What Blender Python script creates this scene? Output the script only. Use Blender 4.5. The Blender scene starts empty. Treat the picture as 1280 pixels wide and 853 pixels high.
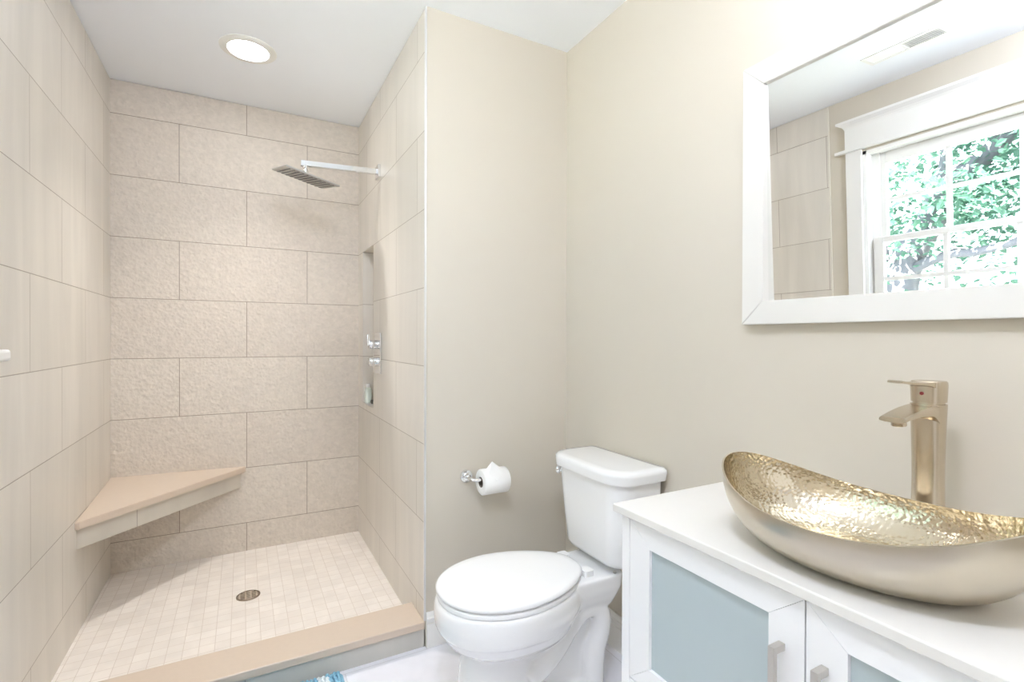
import bpy, bmesh, math, random
from math import sin, cos, pi
from mathutils import Vector, Matrix

random.seed(7)
S = bpy.context.scene
COL = S.collection

# ------------------------------------------------------------------ measured layout (metres)
XL, XS, XR = -0.5786, 0.6253, 1.2863        # left wall, shower right wall, vanity wall
YB, YT, YF = 3.1397, 1.8734, -1.05          # shower back wall, wall beside the shower, wall behind the camera
ZC, ZS = 2.4934, 0.0214                     # ceiling, shower floor
ROW, TW, Z0 = 0.3065, 0.624, 2.3226         # tile row height, tile width, first joint under the ceiling
YTILE = 1.749                               # where the left wall's tile ends
ZCT = 0.815                                 # counter top

# ------------------------------------------------------------------ camera
cam_d = bpy.data.cameras.new('camera')
cam = bpy.data.objects.new('camera', cam_d)
COL.objects.link(cam)
S.camera = cam
cam_d.sensor_width = 36.0
cam_d.lens = 625.634 / 1280 * 36.0
cam_d.clip_start = 0.02
Rr = Vector((0.8803961472254548, -0.47422942410852964, 0.0030128491942934925))
Rf = Vector((0.4742389942118729, 0.8803781402071815, -0.005630862656406899))
Ru = Vector((1.7874184385258986e-05, 0.006386200359870121, 0.9999796078548188))
M = Matrix.Identity(4)
for i in range(3):
    M[i][0], M[i][1], M[i][2] = Rr[i], Ru[i], -Rf[i]
M[2][3] = 1.20662
cam.matrix_world = M

# ------------------------------------------------------------------ sky, exposure
SKY_STRENGTH = 2.8
DOWNLIGHT_STRENGTH = 18.0
DOWNLIGHT_SPOT = 28.0
SUN_STRENGTH = 31.0
VANITY_STRENGTH = 3.2
FILL_GLOBE_STRENGTH = 36.0  # added fill globe, out of view
S.view_settings.view_transform = 'Standard'
S.view_settings.look = 'None'
S.view_settings.gamma = 1.0
S.view_settings.use_curve_mapping = False
S.view_settings.exposure = 1.23
w = bpy.data.worlds.new('sky')
S.world = w
w.use_nodes = True
bg = w.node_tree.nodes['Background']
bg.inputs['Color'].default_value = (0.84, 0.94, 1.10, 1)
bg.inputs['Strength'].default_value = SKY_STRENGTH
cy = S.cycles
cy.max_bounces = 12
cy.diffuse_bounces = 8
cy.glossy_bounces = 6
cy.transmission_bounces = 8
cy.transparent_max_bounces = 12
cy.sample_clamp_indirect = 6.0
cy.use_denoising = True
cy.denoiser = 'OPENIMAGEDENOISE'
# the sun stands behind the house: it lights the garden, not the room directly
sd = bpy.data.lights.new('sun', 'SUN'); sd.energy = SUN_STRENGTH; sd.angle = 0.01; sd.color = (1.0, 0.97, 0.92)
so = bpy.data.objects.new('sun', sd); COL.objects.link(so)
so.rotation_euler = (math.radians(12), math.radians(38), 0)
# portal in the window opening, only guides sampling of the sky
pd = bpy.data.lights.new('window_portal', 'AREA')
pd.shape = 'RECTANGLE'; pd.size = 1.0; pd.size_y = 1.0
pd.cycles.is_portal = True
po = bpy.data.objects.new('window_portal', pd)
COL.objects.link(po)
po.location = (XL - 0.17, 1.065, 1.67)
po.rotation_euler = (0, -pi / 2, 0)

# ------------------------------------------------------------------ helpers
def new_mat(name):
    m = bpy.data.materials.new(name)
    m.use_nodes = True
    nt = m.node_tree
    return m, nt, nt.nodes['Principled BSDF']

def srgb(r, g, b):
    f = lambda c: (c / 255) / 12.92 if c / 255 <= 0.04045 else ((c / 255 + 0.055) / 1.055) ** 2.4
    return (f(r), f(g), f(b), 1)

def plain(name, col, rough=0.5, metal=0.0, spec=0.5, coat=0.0, noise=0.0, nscale=8.0, bump=0.0, bscale=200.0):
    m, nt, b = new_mat(name)
    b.inputs['Base Color'].default_value = col
    b.inputs['Roughness'].default_value = rough
    b.inputs['Metallic'].default_value = metal
    b.inputs['Specular IOR Level'].default_value = spec
    b.inputs['Coat Weight'].default_value = coat
    b.inputs['Coat Roughness'].default_value = 0.05
    N, L = nt.nodes, nt.links
    if noise or bump:
        g = N.new('ShaderNodeNewGeometry')
    if noise:
        n = N.new('ShaderNodeTexNoise'); n.inputs['Scale'].default_value = nscale; n.inputs['Detail'].default_value = 4
        L.new(g.outputs['Position'], n.inputs['Vector'])
        mx = N.new('ShaderNodeMix'); mx.data_type = 'RGBA'
        mx.inputs['A'].default_value = tuple(c * (1 - noise) for c in col[:3]) + (1,)
        mx.inputs['B'].default_value = tuple(min(1, c * (1 + noise)) for c in col[:3]) + (1,)
        L.new(n.outputs['Fac'], mx.inputs['Factor'])
        L.new(mx.outputs['Result'], b.inputs['Base Color'])
    if bump:
        n2 = N.new('ShaderNodeTexNoise'); n2.inputs['Scale'].default_value = bscale
        L.new(g.outputs['Position'], n2.inputs['Vector'])
        bp = N.new('ShaderNodeBump'); bp.inputs['Strength'].default_value = bump; bp.inputs['Distance'].default_value = 0.001
        L.new(n2.outputs['Fac'], bp.inputs['Height'])
        L.new(bp.outputs['Normal'], b.inputs['Normal'])
    return m

def glow(name, col, strength):
    m, nt, b = new_mat(name)
    b.inputs['Base Color'].default_value = (0.9, 0.9, 0.88, 1)
    b.inputs['Emission Color'].default_value = col
    b.inputs['Emission Strength'].default_value = strength
    return m

def tile_mat(name, axis, u0, v0, bw, rh, mortar, c1, c2, cm, offset=0.5, rough=0.35, kind='vein', vaxis='Z', streak=0.0):
    m, nt, b = new_mat(name)
    N, L = nt.nodes, nt.links
    g = N.new('ShaderNodeNewGeometry')
    sp = N.new('ShaderNodeSeparateXYZ'); L.new(g.outputs['Position'], sp.inputs[0])
    def off(sock, v):
        a = N.new('ShaderNodeMath'); a.operation = 'SUBTRACT'; a.inputs[1].default_value = v
        L.new(sock, a.inputs[0]); return a.outputs[0]
    cb = N.new('ShaderNodeCombineXYZ')
    L.new(off(sp.outputs[axis], u0), cb.inputs[0]); L.new(off(sp.outputs[vaxis], v0), cb.inputs[1])
    br = N.new('ShaderNodeTexBrick')
    br.offset = offset; br.offset_frequency = 2; br.squash = 1.0
    br.inputs['Scale'].default_value = 1.0
    br.inputs['Mortar Size'].default_value = mortar
    br.inputs['Mortar Smooth'].default_value = 0.3
    br.inputs['Bias'].default_value = 0.0
    br.inputs['Brick Width'].default_value = bw
    br.inputs['Row Height'].default_value = rh
    br.inputs['Color1'].default_value = c1; br.inputs['Color2'].default_value = c2
    br.inputs['Mortar'].default_value = c1
    L.new(cb.outputs[0], br.inputs['Vector'])
    # stone pattern
    mp = N.new('ShaderNodeMapping'); L.new(g.outputs['Position'], mp.inputs['Vector'])
    if kind == 'vein':
        mp.inputs['Scale'].default_value = (7, 7, 0.9)
        mp.inputs['Rotation'].default_value = (0.10, 0.06, 0)
    elif kind == 'rough':
        mp.inputs['Scale'].default_value = (34, 34, 46)
    else:
        mp.inputs['Scale'].default_value = (9, 9, 9)
    n = N.new('ShaderNodeTexNoise'); n.inputs['Scale'].default_value = 1.0
    n.inputs['Detail'].default_value = 5; n.inputs['Roughness'].default_value = 0.55; n.inputs['Distortion'].default_value = 0.6
    L.new(mp.outputs[0], n.inputs['Vector'])
    rp = N.new('ShaderNodeMapRange'); rp.inputs['From Min'].default_value = 0.3; rp.inputs['From Max'].default_value = 0.7
    rp.inputs['To Min'].default_value = 1 - streak; rp.inputs['To Max'].default_value = 1 + streak
    L.new(n.outputs['Fac'], rp.inputs['Value'])
    mul = N.new('ShaderNodeVectorMath'); mul.operation = 'SCALE'
    L.new(br.outputs['Color'], mul.inputs[0]); L.new(rp.outputs[0], mul.inputs['Scale'])
    mx = N.new('ShaderNodeMix'); mx.data_type = 'RGBA'
    L.new(br.outputs['Fac'], mx.inputs['Factor']); L.new(mul.outputs[0], mx.inputs['A']); mx.inputs['B'].default_value = cm
    L.new(mx.outputs['Result'], b.inputs['Base Color'])
    b.inputs['Roughness'].default_value = rough
    inv = N.new('ShaderNodeMath'); inv.operation = 'SUBTRACT'; inv.inputs[0].default_value = 1.0
    L.new(br.outputs['Fac'], inv.inputs[1])
    hgt = inv.outputs[0]
    dist = 0.0015
    if kind == 'rough':
        v1 = N.new('ShaderNodeTexNoise'); v1.inputs['Scale'].default_value = 46; v1.inputs['Detail'].default_value = 3; v1.inputs['Distortion'].default_value = 0.8
        L.new(g.outputs['Position'], v1.inputs['Vector'])
        v2 = N.new('ShaderNodeTexVoronoi'); v2.inputs['Scale'].default_value = 55
        L.new(g.outputs['Position'], v2.inputs['Vector'])
        ad = N.new('ShaderNodeMath'); ad.operation = 'MULTIPLY_ADD'; ad.inputs[1].default_value = 0.7
        L.new(v2.outputs['Distance'], ad.inputs[0]); L.new(v1.outputs['Fac'], ad.inputs[2])
        ml = N.new('ShaderNodeMath'); ml.operation = 'MULTIPLY'
        L.new(ad.outputs[0], ml.inputs[0]); L.new(inv.outputs[0], ml.inputs[1])
        hgt = ml.outputs[0]; dist = 0.006
    bp = N.new('ShaderNodeBump'); bp.inputs['Strength'].default_value = 0.6; bp.inputs['Distance'].default_value = dist
    L.new(hgt, bp.inputs['Height']); L.new(bp.outputs['Normal'], b.inputs['Normal'])
    return m

def tag(o, label=None, cat=None, group=None, kind=None):
    if label: o['label'] = label
    if cat: o['category'] = cat
    if group: o['group'] = group
    if kind: o['kind'] = kind
    return o

def obj(name, bm, mats, parent=None, smooth=False, angle=None):
    bmesh.ops.recalc_face_normals(bm, faces=bm.faces[:])
    me = bpy.data.meshes.new(name)
    bm.to_mesh(me); bm.free()
    if not isinstance(mats, (list, tuple)): mats = [mats]
    for m in mats: me.materials.append(m)
    if smooth:
        for p in me.polygons: p.use_smooth = True
        if angle is not None:
            me.set_sharp_from_angle(angle=math.radians(angle))
    o = bpy.data.objects.new(name, me)
    COL.objects.link(o)
    if parent is not None:
        o.parent = parent
        o.matrix_parent_inverse = parent.matrix_basis.inverted()
    return o

def thing(name, label, cat, loc=(0, 0, 0), group=None):
    o = bpy.data.objects.new(name, None)
    COL.objects.link(o)
    o.empty_display_size = 0.1
    o.location = loc
    return tag(o, label, cat, group)

def struct(name, bm, mats, parent=None, smooth=False, angle=None):
    o = obj(name, bm, mats, parent, smooth, angle)
    if parent is None: o['kind'] = 'structure'
    return o

def box(bm, x0, x1, y0, y1, z0, z1, bev=0.0, seg=2, mi=0):
    vs = [bm.verts.new((x, y, z)) for x in (x0, x1) for y in (y0, y1) for z in (z0, z1)]
    F = [(0, 1, 3, 2), (4, 6, 7, 5), (0, 4, 5, 1), (2, 3, 7, 6), (0, 2, 6, 4), (1, 5, 7, 3)]
    fs = [bm.faces.new([vs[i] for i in f]) for f in F]
    for f in fs: f.material_index = mi
    if bev > 0:
        es = list({e for f in fs for e in f.edges})
        bmesh.ops.bevel(bm, geom=es, offset=bev, segments=seg, profile=0.5, affect='EDGES')
    return fs

def B(*boxes, bev=0.0, seg=2):
    bm = bmesh.new()
    for b in boxes: box(bm, *b, bev=bev, seg=seg)
    return bm

def loft(bm, rings, cap0=True, cap1=True, mi=0, closed=True):
    V = [[bm.verts.new(p) for p in r] for r in rings]
    n = len(rings[0])
    for a, b in zip(V[:-1], V[1:]):
        for i in range(n if closed else n - 1):
            f = bm.faces.new((a[i], a[(i + 1) % n], b[(i + 1) % n], b[i])); f.material_index = mi
    if cap0: bm.faces.new(V[0][::-1]).material_index = mi
    if cap1: bm.faces.new(V[-1]).material_index = mi
    return V

def frame_axes(d):
    d = Vector(d).normalized()
    a = Vector((0, 0, 1)) if abs(d.z) < 0.95 else Vector((1, 0, 0))
    u = d.cross(a).normalized(); v = u.cross(d).normalized()
    return u, v

def tube(bm, pts, r, n=16, cap=True, mi=0):
    pts = [Vector(p) for p in pts]
    rings = []
    u0 = None
    for i, p in enumerate(pts):
        d = (pts[min(i + 1, len(pts) - 1)] - pts[max(i - 1, 0)])
        u, v = frame_axes(d)
        if u0 is not None:
            dn = d.normalized(); u = (u0 - dn * u0.dot(dn)).normalized(); v = u.cross(dn).normalized()
        u0 = u
        rr = r[i] if isinstance(r, (list, tuple)) else r
        rings.append([p + (u * cos(2 * pi * k / n) + v * sin(2 * pi * k / n)) * rr for k in range(n)])
    loft(bm, rings, cap, cap, mi)

def cyl(bm, p, q, r, n=24, bev=0.0, mi=0):
    p, q = Vector(p), Vector(q)
    d = (q - p).normalized()
    if bev:
        prof = [(0.0, r - bev), (bev * .3, r - bev * .3), (bev, r)]
        L = (q - p).length
        pts = [(t, rr) for t, rr in prof] + [(L - t, rr) for t, rr in prof[::-1]]
    else:
        pts = [(0, r), ((q - p).length, r)]
    u, v = frame_axes(d)
    loft(bm, [[p + d * t + (u * cos(2 * pi * k / n) + v * sin(2 * pi * k / n)) * rr for k in range(n)] for t, rr in pts], mi=mi)

def lathe(bm, prof, c, n=48, mi=0, cap0=True, cap1=True):
    loft(bm, [[(c[0] + r * cos(2 * pi * k / n), c[1] + r * sin(2 * pi * k / n), c[2] + z) for k in range(n)] for r, z in prof], cap0, cap1, mi)

def selip(cx, cy, a, b, e, z, n=48):
    out = []
    for k in range(n):
        t = 2 * pi * k / n
        c, s = cos(t), sin(t)
        out.append((cx + a * math.copysign(abs(c) ** (2 / e), c), cy + b * math.copysign(abs(s) ** (2 / e), s), z))
    return out

def rrect(x0, x1, y0, y1, r, z, n=8):
    """rounded rectangle ring; r = one radius or (x1y1, x0y1, x0y0, x1y0)"""
    if not isinstance(r, (tuple, list)): r = (r,) * 4
    out = []
    for (cx_, cy_, a0), rr in zip(((x1, y1, 0), (x0, y1, pi / 2), (x0, y0, pi), (x1, y0, 1.5 * pi)), r):
        px = cx_ - rr if cx_ == x1 else cx_ + rr
        py = cy_ - rr if cy_ == y1 else cy_ + rr
        for k in range(n + 1):
            a = a0 + pi / 2 * k / n
            out.append((px + rr * cos(a), py + rr * sin(a), z))
    return out

# ------------------------------------------------------------------ materials
WHITE_PAINT = plain('white_trim_paint', srgb(238, 237, 234), 0.35)
CEIL = plain('ceiling_paint', srgb(240, 243, 248), 0.7, noise=0.01, nscale=3)
WALL = plain('beige_wall_paint', srgb(208, 200, 186), 0.55, bump=0.08, bscale=350)
T1, T2, TM = srgb(219, 213, 204), srgb(213, 207, 197), srgb(158, 146, 132)
V0 = Z0 - 8 * ROW
TILE_BACK = tile_mat('textured_stone_tile', 'X', 0.3327, V0, TW, ROW, 0.0018, srgb(214, 205, 193), srgb(209, 199, 187), srgb(148, 135, 121), rough=0.5, kind='rough', streak=0.07)
TILE_LEFT = tile_mat('veined_stone_tile_left', 'Y', 2.383, V0, TW, ROW, 0.0016, T1, T2, TM, kind='vein', streak=0.08)
TILE_RIGHT = tile_mat('veined_stone_tile_right', 'Y', 2.29, V0, TW, ROW, 0.0016, T1, T2, TM, kind='vein', streak=0.06)
MOSAIC = tile_mat('mosaic_floor_tile', 'X', 0.012, YB, 0.0525, 0.0525, 0.0011, srgb(242, 235, 227), srgb(235, 227, 218), srgb(216, 204, 192), offset=0.0, rough=0.4, kind='plain', vaxis='Y', streak=0.05)
FLOOR = tile_mat('light_grey_floor_tile', 'X', 0.63, 1.55, 0.612, 0.306, 0.0014, srgb(240, 240, 247), srgb(236, 236, 243), srgb(214, 213, 218), rough=0.35, kind='plain', vaxis='Y', streak=0.03)
APRON = tile_mat('bench_apron_tile', 'X', -0.06, -1.0, 0.7, 3.0, 0.001, srgb(210, 203, 190), srgb(205, 198, 186), TM, kind='vein', streak=0.05)
RISER = tile_mat('curb_riser_tile', 'X', 0.32, -1.0, 0.624, 3.0, 0.001, srgb(200, 197, 190), srgb(196, 193, 186), TM, kind='vein', streak=0.06)
QUARTZ = plain('tan_quartz', srgb(211, 194, 176), 0.3, noise=0.03, nscale=60)
GROUT = plain('shadow_grout', srgb(120, 108, 96), 0.8)
PORC = plain('white_porcelain', srgb(240, 240, 240), 0.12, spec=0.5, coat=0.3)
SEATM = plain('white_seat_plastic', srgb(243, 243, 243), 0.22)
LACQ = plain('white_lacquer', srgb(243, 243, 244), 0.28)
CTOP = plain('white_countertop', srgb(230, 227, 222), 0.25, noise=0.01, nscale=40)
CHROME = plain('chrome', (0.82, 0.83, 0.84, 1), 0.08, metal=1.0)
NICKEL = plain('brushed_nickel', (0.62, 0.54, 0.43, 1), 0.26, metal=1.0)
PULL = plain('satin_nickel_pull', (0.62, 0.59, 0.55, 1), 0.35, metal=1.0)
DARK = plain('dark_gap', (0.05, 0.05, 0.05, 1), 0.8)
PAPER = plain('toilet_paper', srgb(244, 243, 240), 0.9, bump=0.2, bscale=300)
CARD = plain('cardboard_core', srgb(120, 110, 100), 0.9)
LENS = glow('lamp_lens', (1.0, 0.97, 0.96, 1), DOWNLIGHT_STRENGTH)
FILL_GLOW = glow('added_fill_glow', (0.91, 0.98, 1.14, 1), FILL_GLOBE_STRENGTH)  # glow of the globe added for fill
SHADE = glow('frosted_shade', (1.0, 0.97, 0.94, 1), VANITY_STRENGTH)

def hammered(name, col, rough, scale, dist):
    m, nt, b = new_mat(name)
    b.inputs['Base Color'].default_value = col; b.inputs['Metallic'].default_value = 1.0; b.inputs['Roughness'].default_value = rough
    N, L = nt.nodes, nt.links
    g = N.new('ShaderNodeNewGeometry')
    v = N.new('ShaderNodeTexVoronoi'); v.feature = 'SMOOTH_F1'; v.inputs['Smoothness'].default_value = 0.35
    v.inputs['Scale'].default_value = scale
    L.new(g.outputs['Position'], v.inputs['Vector'])
    bp = N.new('ShaderNodeBump'); bp.inputs['Strength'].default_value = 1.0; bp.inputs['Distance'].default_value = dist
    L.new(v.outputs['Distance'], bp.inputs['Height']); L.new(bp.outputs['Normal'], b.inputs['Normal'])
    return m
HAMMER = hammered('hammered_nickel', (0.68, 0.60, 0.46, 1), 0.16, 125, 0.0009)
BOWL_OUT = plain('burnished_nickel', (0.60, 0.54, 0.44, 1), 0.30, metal=1.0, noise=0.10, nscale=14, bump=0.1, bscale=60)

def glass_mat():
    m = bpy.data.materials.new('window_glass'); m.use_nodes = True
    nt = m.node_tree; N, L = nt.nodes, nt.links
    N.remove(N['Principled BSDF'])
    t = N.new('ShaderNodeBsdfTransparent'); t.inputs['Color'].default_value = (0.94, 0.98, 0.97, 1)
    gl = N.new('ShaderNodeBsdfGlossy'); gl.inputs['Roughness'].default_value = 0.0
    fr = N.new('ShaderNodeFresnel'); fr.inputs['IOR'].default_value = 1.45
    mx = N.new('ShaderNodeMixShader')
    g = N.new('ShaderNodeNewGeometry')
    front = N.new('ShaderNodeMath'); front.operation = 'SUBTRACT'; front.inputs[0].default_value = 1.0
    L.new(g.outputs['Backfacing'], front.inputs[1])
    ff = N.new('ShaderNodeMath'); ff.operation = 'MULTIPLY'       # reflect on the outer faces only, the pane does not bend light
    L.new(fr.outputs[0], ff.inputs[0]); L.new(front.outputs[0], ff.inputs[1])
    L.new(ff.outputs[0], mx.inputs[0]); L.new(t.outputs[0], mx.inputs[1]); L.new(gl.outputs[0], mx.inputs[2])
    L.new(mx.outputs[0], N['Material Output'].inputs['Surface'])
    return m
GLASS = glass_mat()
def mirror_mat():
    m, nt, b = new_mat('silvered_mirror')
    b.inputs['Base Color'].default_value = (0.93, 0.94, 0.93, 1); b.inputs['Metallic'].default_value = 1.0; b.inputs['Roughness'].default_value = 0.0
    return m
MIRROR = mirror_mat()
FROST = plain('frosted_glass', srgb(182, 194, 197), 0.42, spec=0.5, coat=0.15)

# ------------------------------------------------------------------ room shell
TH = 0.12
# window opening in the left wall
WY0, WY1, WZ0, WZ1 = 0.565, 1.565, 1.175, 2.17
XP = XL - 0.006                                 # painted part sits a hair behind the tile face
bm = bmesh.new()
box(bm, XP - TH, XP, YF - TH, WY0, -0.1, ZC + 0.1)
box(bm, XP - TH, XP, WY1, YB + TH, -0.1, ZC + 0.1)
box(bm, XP - TH, XP, WY0, WY1, -0.1, WZ0)
box(bm, XP - TH, XP, WY0, WY1, WZ1, ZC + 0.1)
box(bm, XP, XL, YTILE, YB, ZS - 0.02, ZC - 0.004, mi=1)
struct('wall_left', bm, [WALL, TILE_LEFT])
bm = bmesh.new()
box(bm, XL - TH, XS + 0.3, YB + 0.008, YB + TH, -0.1, ZC + 0.1, mi=1)
box(bm, XL, XS, YB, YB + 0.008, ZS - 0.02, ZC - 0.004)
struct('wall_back', bm, [TILE_BACK, WALL])
# shower right wall with the niche
NY0, NY1, NZ0, NZ1, ND = 2.746, 3.017, 0.823, 1.713, 0.095
bm = bmesh.new()
X1 = XS + 0.008
for (a, b_, c, d) in ((YT + 0.004, NY0, ZS - 0.02, ZC - 0.004), (NY1, YB, ZS - 0.02, ZC - 0.004), (NY0, NY1, ZS - 0.02, NZ0), (NY0, NY1, NZ1, ZC - 0.004)):
    box(bm, XS, X1, a, b_, c, d)
for (a, b_, c, d) in ((YT + 0.006, NY0, 0, ZC), (NY1, YB, 0, ZC), (NY0, NY1, 0, NZ0), (NY0, NY1, NZ1, ZC)):
    box(bm, X1, XS + ND + 0.02, a, b_, c, d, mi=1)
box(bm, XS + ND, XS + ND + 0.02, NY0, NY1, NZ0, NZ1)
t_ = 0.0015
box(bm, XS, XS + ND, NY0 - t_, NY0 + t_, NZ0, NZ1); box(bm, XS, XS + ND, NY1 - t_, NY1 + t_, NZ0, NZ1)
box(bm, XS, XS + ND, NY0, NY1, NZ0 - t_, NZ0 + t_); box(bm, XS, XS + ND, NY0, NY1, NZ1 - t_, NZ1 + t_)
struct('wall_shower_right', bm, [TILE_RIGHT, WALL])
struct('wall_toilet_side', B((XS + 0.004, XR + TH, YT, YT + 0.1, -0.1, ZC + 0.1)), WALL)
struct('wall_right', B((XR, XR + TH, YF - TH, YT + 0.1, -0.1, ZC + 0.1)), WALL)
struct('wall_front', B((XP - TH, XR + TH, YF - TH, YF, -0.1, ZC + 0.1)), WALL)
struct('ceiling', B((XP - TH, XR + TH, YF - TH, YB + TH, ZC, ZC + 0.1)), CEIL)
struct('floor', B((XP, XR, YF, YT + 0.02, -0.1, 0.0)), FLOOR)
# metal edge strip at the tiled corner
struct('trim_1', B((XS - 0.003, XS + 0.005, YT - 0.003, YT + 0.006, 0.103, ZC - 0.001), bev=0.001), plain('satin_aluminium_strip', (0.80, 0.80, 0.80, 1), 0.35, metal=0.6))
struct('trim_2', B((XP, XL + 0.001, YTILE - 0.006, YTILE, 0.0, ZC - 0.004)), plain('tile_edge_strip', srgb(225, 220, 208), 0.4))

# shower floor
struct('shower_floor', B((XL, XS, 2.03, YB, -0.05, ZS)), MOSAIC)

# baseboards: flat board with stepped moulded top
def baseboard(name, run):
    bm = bmesh.new()
    prof = [(0, 0), (0.014, 0), (0.014, 0.088), (0.011, 0.092), (0.0135, 0.098), (0.0135, 0.112), (0.010, 0.116), (0.009, 0.126), (0.005, 0.134), (0, 0.134)]
    (ax, p0, p1, base, sgn) = run
    rings = []
    for s in (p0, p1):
        rings.append([((s, base + sgn * d, z) if ax == 'x' else (base + sgn * d, s, z)) for d, z in prof])
    loft(bm, rings)
    struct(name, bm, WHITE_PAINT)
baseboard('baseboard_back', ('x', XS + 0.006, XR, YT, -1))
baseboard('baseboard_right', ('y', YF, YT - 0.014, XR, -1))
baseboard('baseboard_left', ('y', YF, YTILE - 0.12, XP, 1))

# door behind the camera
door = B((-0.2, 0.62, YF + 0.0, YF + 0.03, 0.005, 2.03), bev=0.003)
for (a, b_, c, d) in ((-0.08, 0.17, 1.15, 1.9), (0.25, 0.5, 1.15, 1.9), (-0.08, 0.17, 0.2, 1.0), (0.25, 0.5, 0.2, 1.0)):
    box(door, a, b_, YF + 0.03, YF + 0.036, c, d, bev=0.005)
dd = struct('door_1', door, WHITE_PAINT)
bm = bmesh.new(); cyl(bm, (0.55, YF + 0.03, 0.95), (0.55, YF + 0.07, 0.95), 0.012); cyl(bm, (0.55, YF + 0.06, 0.95), (0.55, YF + 0.10, 0.95), 0.026, bev=0.008)
obj('door_knob', bm, NICKEL, dd, True, 40)
struct('trim_3', B((-0.30, -0.2, YF, YF + 0.02, 0, 2.13), (0.62, 0.72, YF, YF + 0.02, 0, 2.13), (-0.2, 0.62, YF, YF + 0.02, 2.03, 2.13), bev=0.003), WHITE_PAINT)

# ------------------------------------------------------------------ window (seen in the mirror)
win = bpy.data.objects.new('window_1', None); COL.objects.link(win); win.location = (XL, 1.065, WZ0); win['kind'] = 'structure'
x0, x1 = XP, XP + 0.02
CW = 0.082
obj('casing', B((x0, x1, WY1, WY1 + CW, WZ0, WZ1 + 0.012), (x0, x1, WY0 - CW, WY0, WZ0, WZ1 + 0.012), bev=0.002), WHITE_PAINT, win)
bm = bmesh.new()
box(bm, x0, x1 + 0.012, WY0 - CW - 0.055, WY1 + CW + 0.055, WZ1 + 0.012, WZ1 + 0.030, bev=0.004)
box(bm, x0, x1 + 0.004, WY0 - CW, WY1 + CW, WZ1 + 0.030, WZ1 + 0.142, bev=0.002)
ya, yb = WY0 - CW, WY1 + CW
prof = [(0.0, 0.0), (0.024, 0.0), (0.027, 0.010), (0.034, 0.020), (0.050, 0.030), (0.056, 0.034), (0.056, 0.046), (0.0, 0.046)]
loft(bm, [[(x0 + d, ya - (d - 0.024 if d > 0.024 else 0), WZ1 + 0.14 + z) for d, z in prof], [(x0 + d, yb + (d - 0.024 if d > 0.024 else 0) , WZ1 + 0.14 + z) for d, z in prof]])
obj('head_casing', bm, WHITE_PAINT, win)
obj('stool', B((XP - 0.05, XP + 0.075, WY0 - CW - 0.055, WY1 + CW + 0.055, WZ0 - 0.030, WZ0), bev=0.008, seg=3), WHITE_PAINT, win)
obj('apron_board', B((x0, x1, WY0 - CW, WY1 + CW, WZ0 - 0.115, WZ0 - 0.030), bev=0.002), WHITE_PAINT, win)
J = 0.04
obj('jamb', B((XP - TH, XP, WY1 - 0.018, WY1, WZ0, WZ1), (XP - TH, XP, WY0, WY0 + 0.018, WZ0, WZ1), (XP - TH, XP, WY0, WY1, WZ1 - 0.018, WZ1), (XP - TH, XP - 0.02, WY0, WY1, WZ0, WZ0 + 0.02),
               (XP - 0.062, XP - 0.055, WY1 - J - 0.018, WY1 - 0.018, WZ0, WZ1), (XP - 0.062, XP - 0.055, WY0 + 0.018, WY0 + J + 0.018, WZ0, WZ1)), WHITE_PAINT, win)
ZM = 1.664
def sash(name, xs, z0, z1, top, bot):
    y0, y1 = WY0 + 0.035, WY1 - 0.035
    st = 0.048
    bm = B((xs, xs + 0.03, y0, y0 + st, z0, z1), (xs, xs + 0.03, y1 - st, y1, z0, z1), (xs, xs + 0.03, y0 + st, y1 - st, z1 - top, z1), (xs, xs + 0.03, y0 + st, y1 - st, z0, z0 + bot), bev=0.003)
    s = obj(name, bm, WHITE_PAINT, win)
    gy0, gy1 = y0 + st, y1 - st
    gz0, gz1 = z0 + bot, z1 - top
    pw = (gy1 - gy0) / 3
    bm = bmesh.new()
    for k in (1, 2): box(bm, xs + 0.006, xs + 0.024, gy0 + k * pw - 0.0105, gy0 + k * pw + 0.0105, gz0, gz1)
    zmid = (gz0 + gz1) / 2
    box(bm, xs + 0.0065, xs + 0.0235, gy0, gy1, zmid - 0.0105, zmid + 0.0105)
    obj('muntins', bm, WHITE_PAINT, s)
    obj('pane', B((xs + 0.013, xs + 0.017, gy0 - 0.005, gy1 + 0.005, gz0 - 0.005, gz1 + 0.005)), GLASS, s)
    return s
sash('upper_sash', XP - 0.098, ZM - 0.012, WZ1 - 0.018, 0.065, 0.030)
sash('lower_sash', XP - 0.055, WZ0 + 0.004, ZM + 0.012, 0.032, 0.055)

# ------------------------------------------------------------------ shower curb
c = thing('shower_curb', 'tan quartz topped shower curb with grey tiled riser at shower entrance', 'curb', (0.02, YT + 0.08, 0))
obj('curb_cap', B((XL, XS, YT - 0.006, 2.036, 0.072, 0.1019), bev=0.004, seg=3), QUARTZ, c)
obj('curb_riser', B((XL, XS + 0.004, YT + 0.004, 2.028, 0.0, 0.072)), RISER, c)

# ------------------------------------------------------------------ corner bench
c = thing('corner_bench', 'floating triangular corner bench with tan quartz seat and tiled apron', 'bench', (XL, YB, 0.47))
def bench_z(x, y):
    # slab falls slightly towards the drain
    return 0.505 - 0.022 * (x - XL) - 0.045 * (YB - y)
def prism(bm, pts, ztop, th):
    top = [bm.verts.new((x, y, ztop(x, y))) for x, y in pts]
    bot = [bm.verts.new((x, y, ztop(x, y) - th)) for x, y in pts]
    n = len(pts)
    fs = [bm.faces.new(top), bm.faces.new(bot[::-1])]
    for i in range(n): fs.append(bm.faces.new((top[i], bot[i], bot[(i + 1) % n], top[(i + 1) % n])))
    return fs
bm = bmesh.new()
prism(bm, [(XL, YB), (XL, 2.531), (XL + 0.012, 2.531), (0.0157, YB - 0.012), (0.0157, YB)], bench_z, 0.030)
bmesh.ops.bevel(bm, geom=[e for e in bm.edges], offset=0.0025, segments=2, affect='EDGES')
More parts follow.
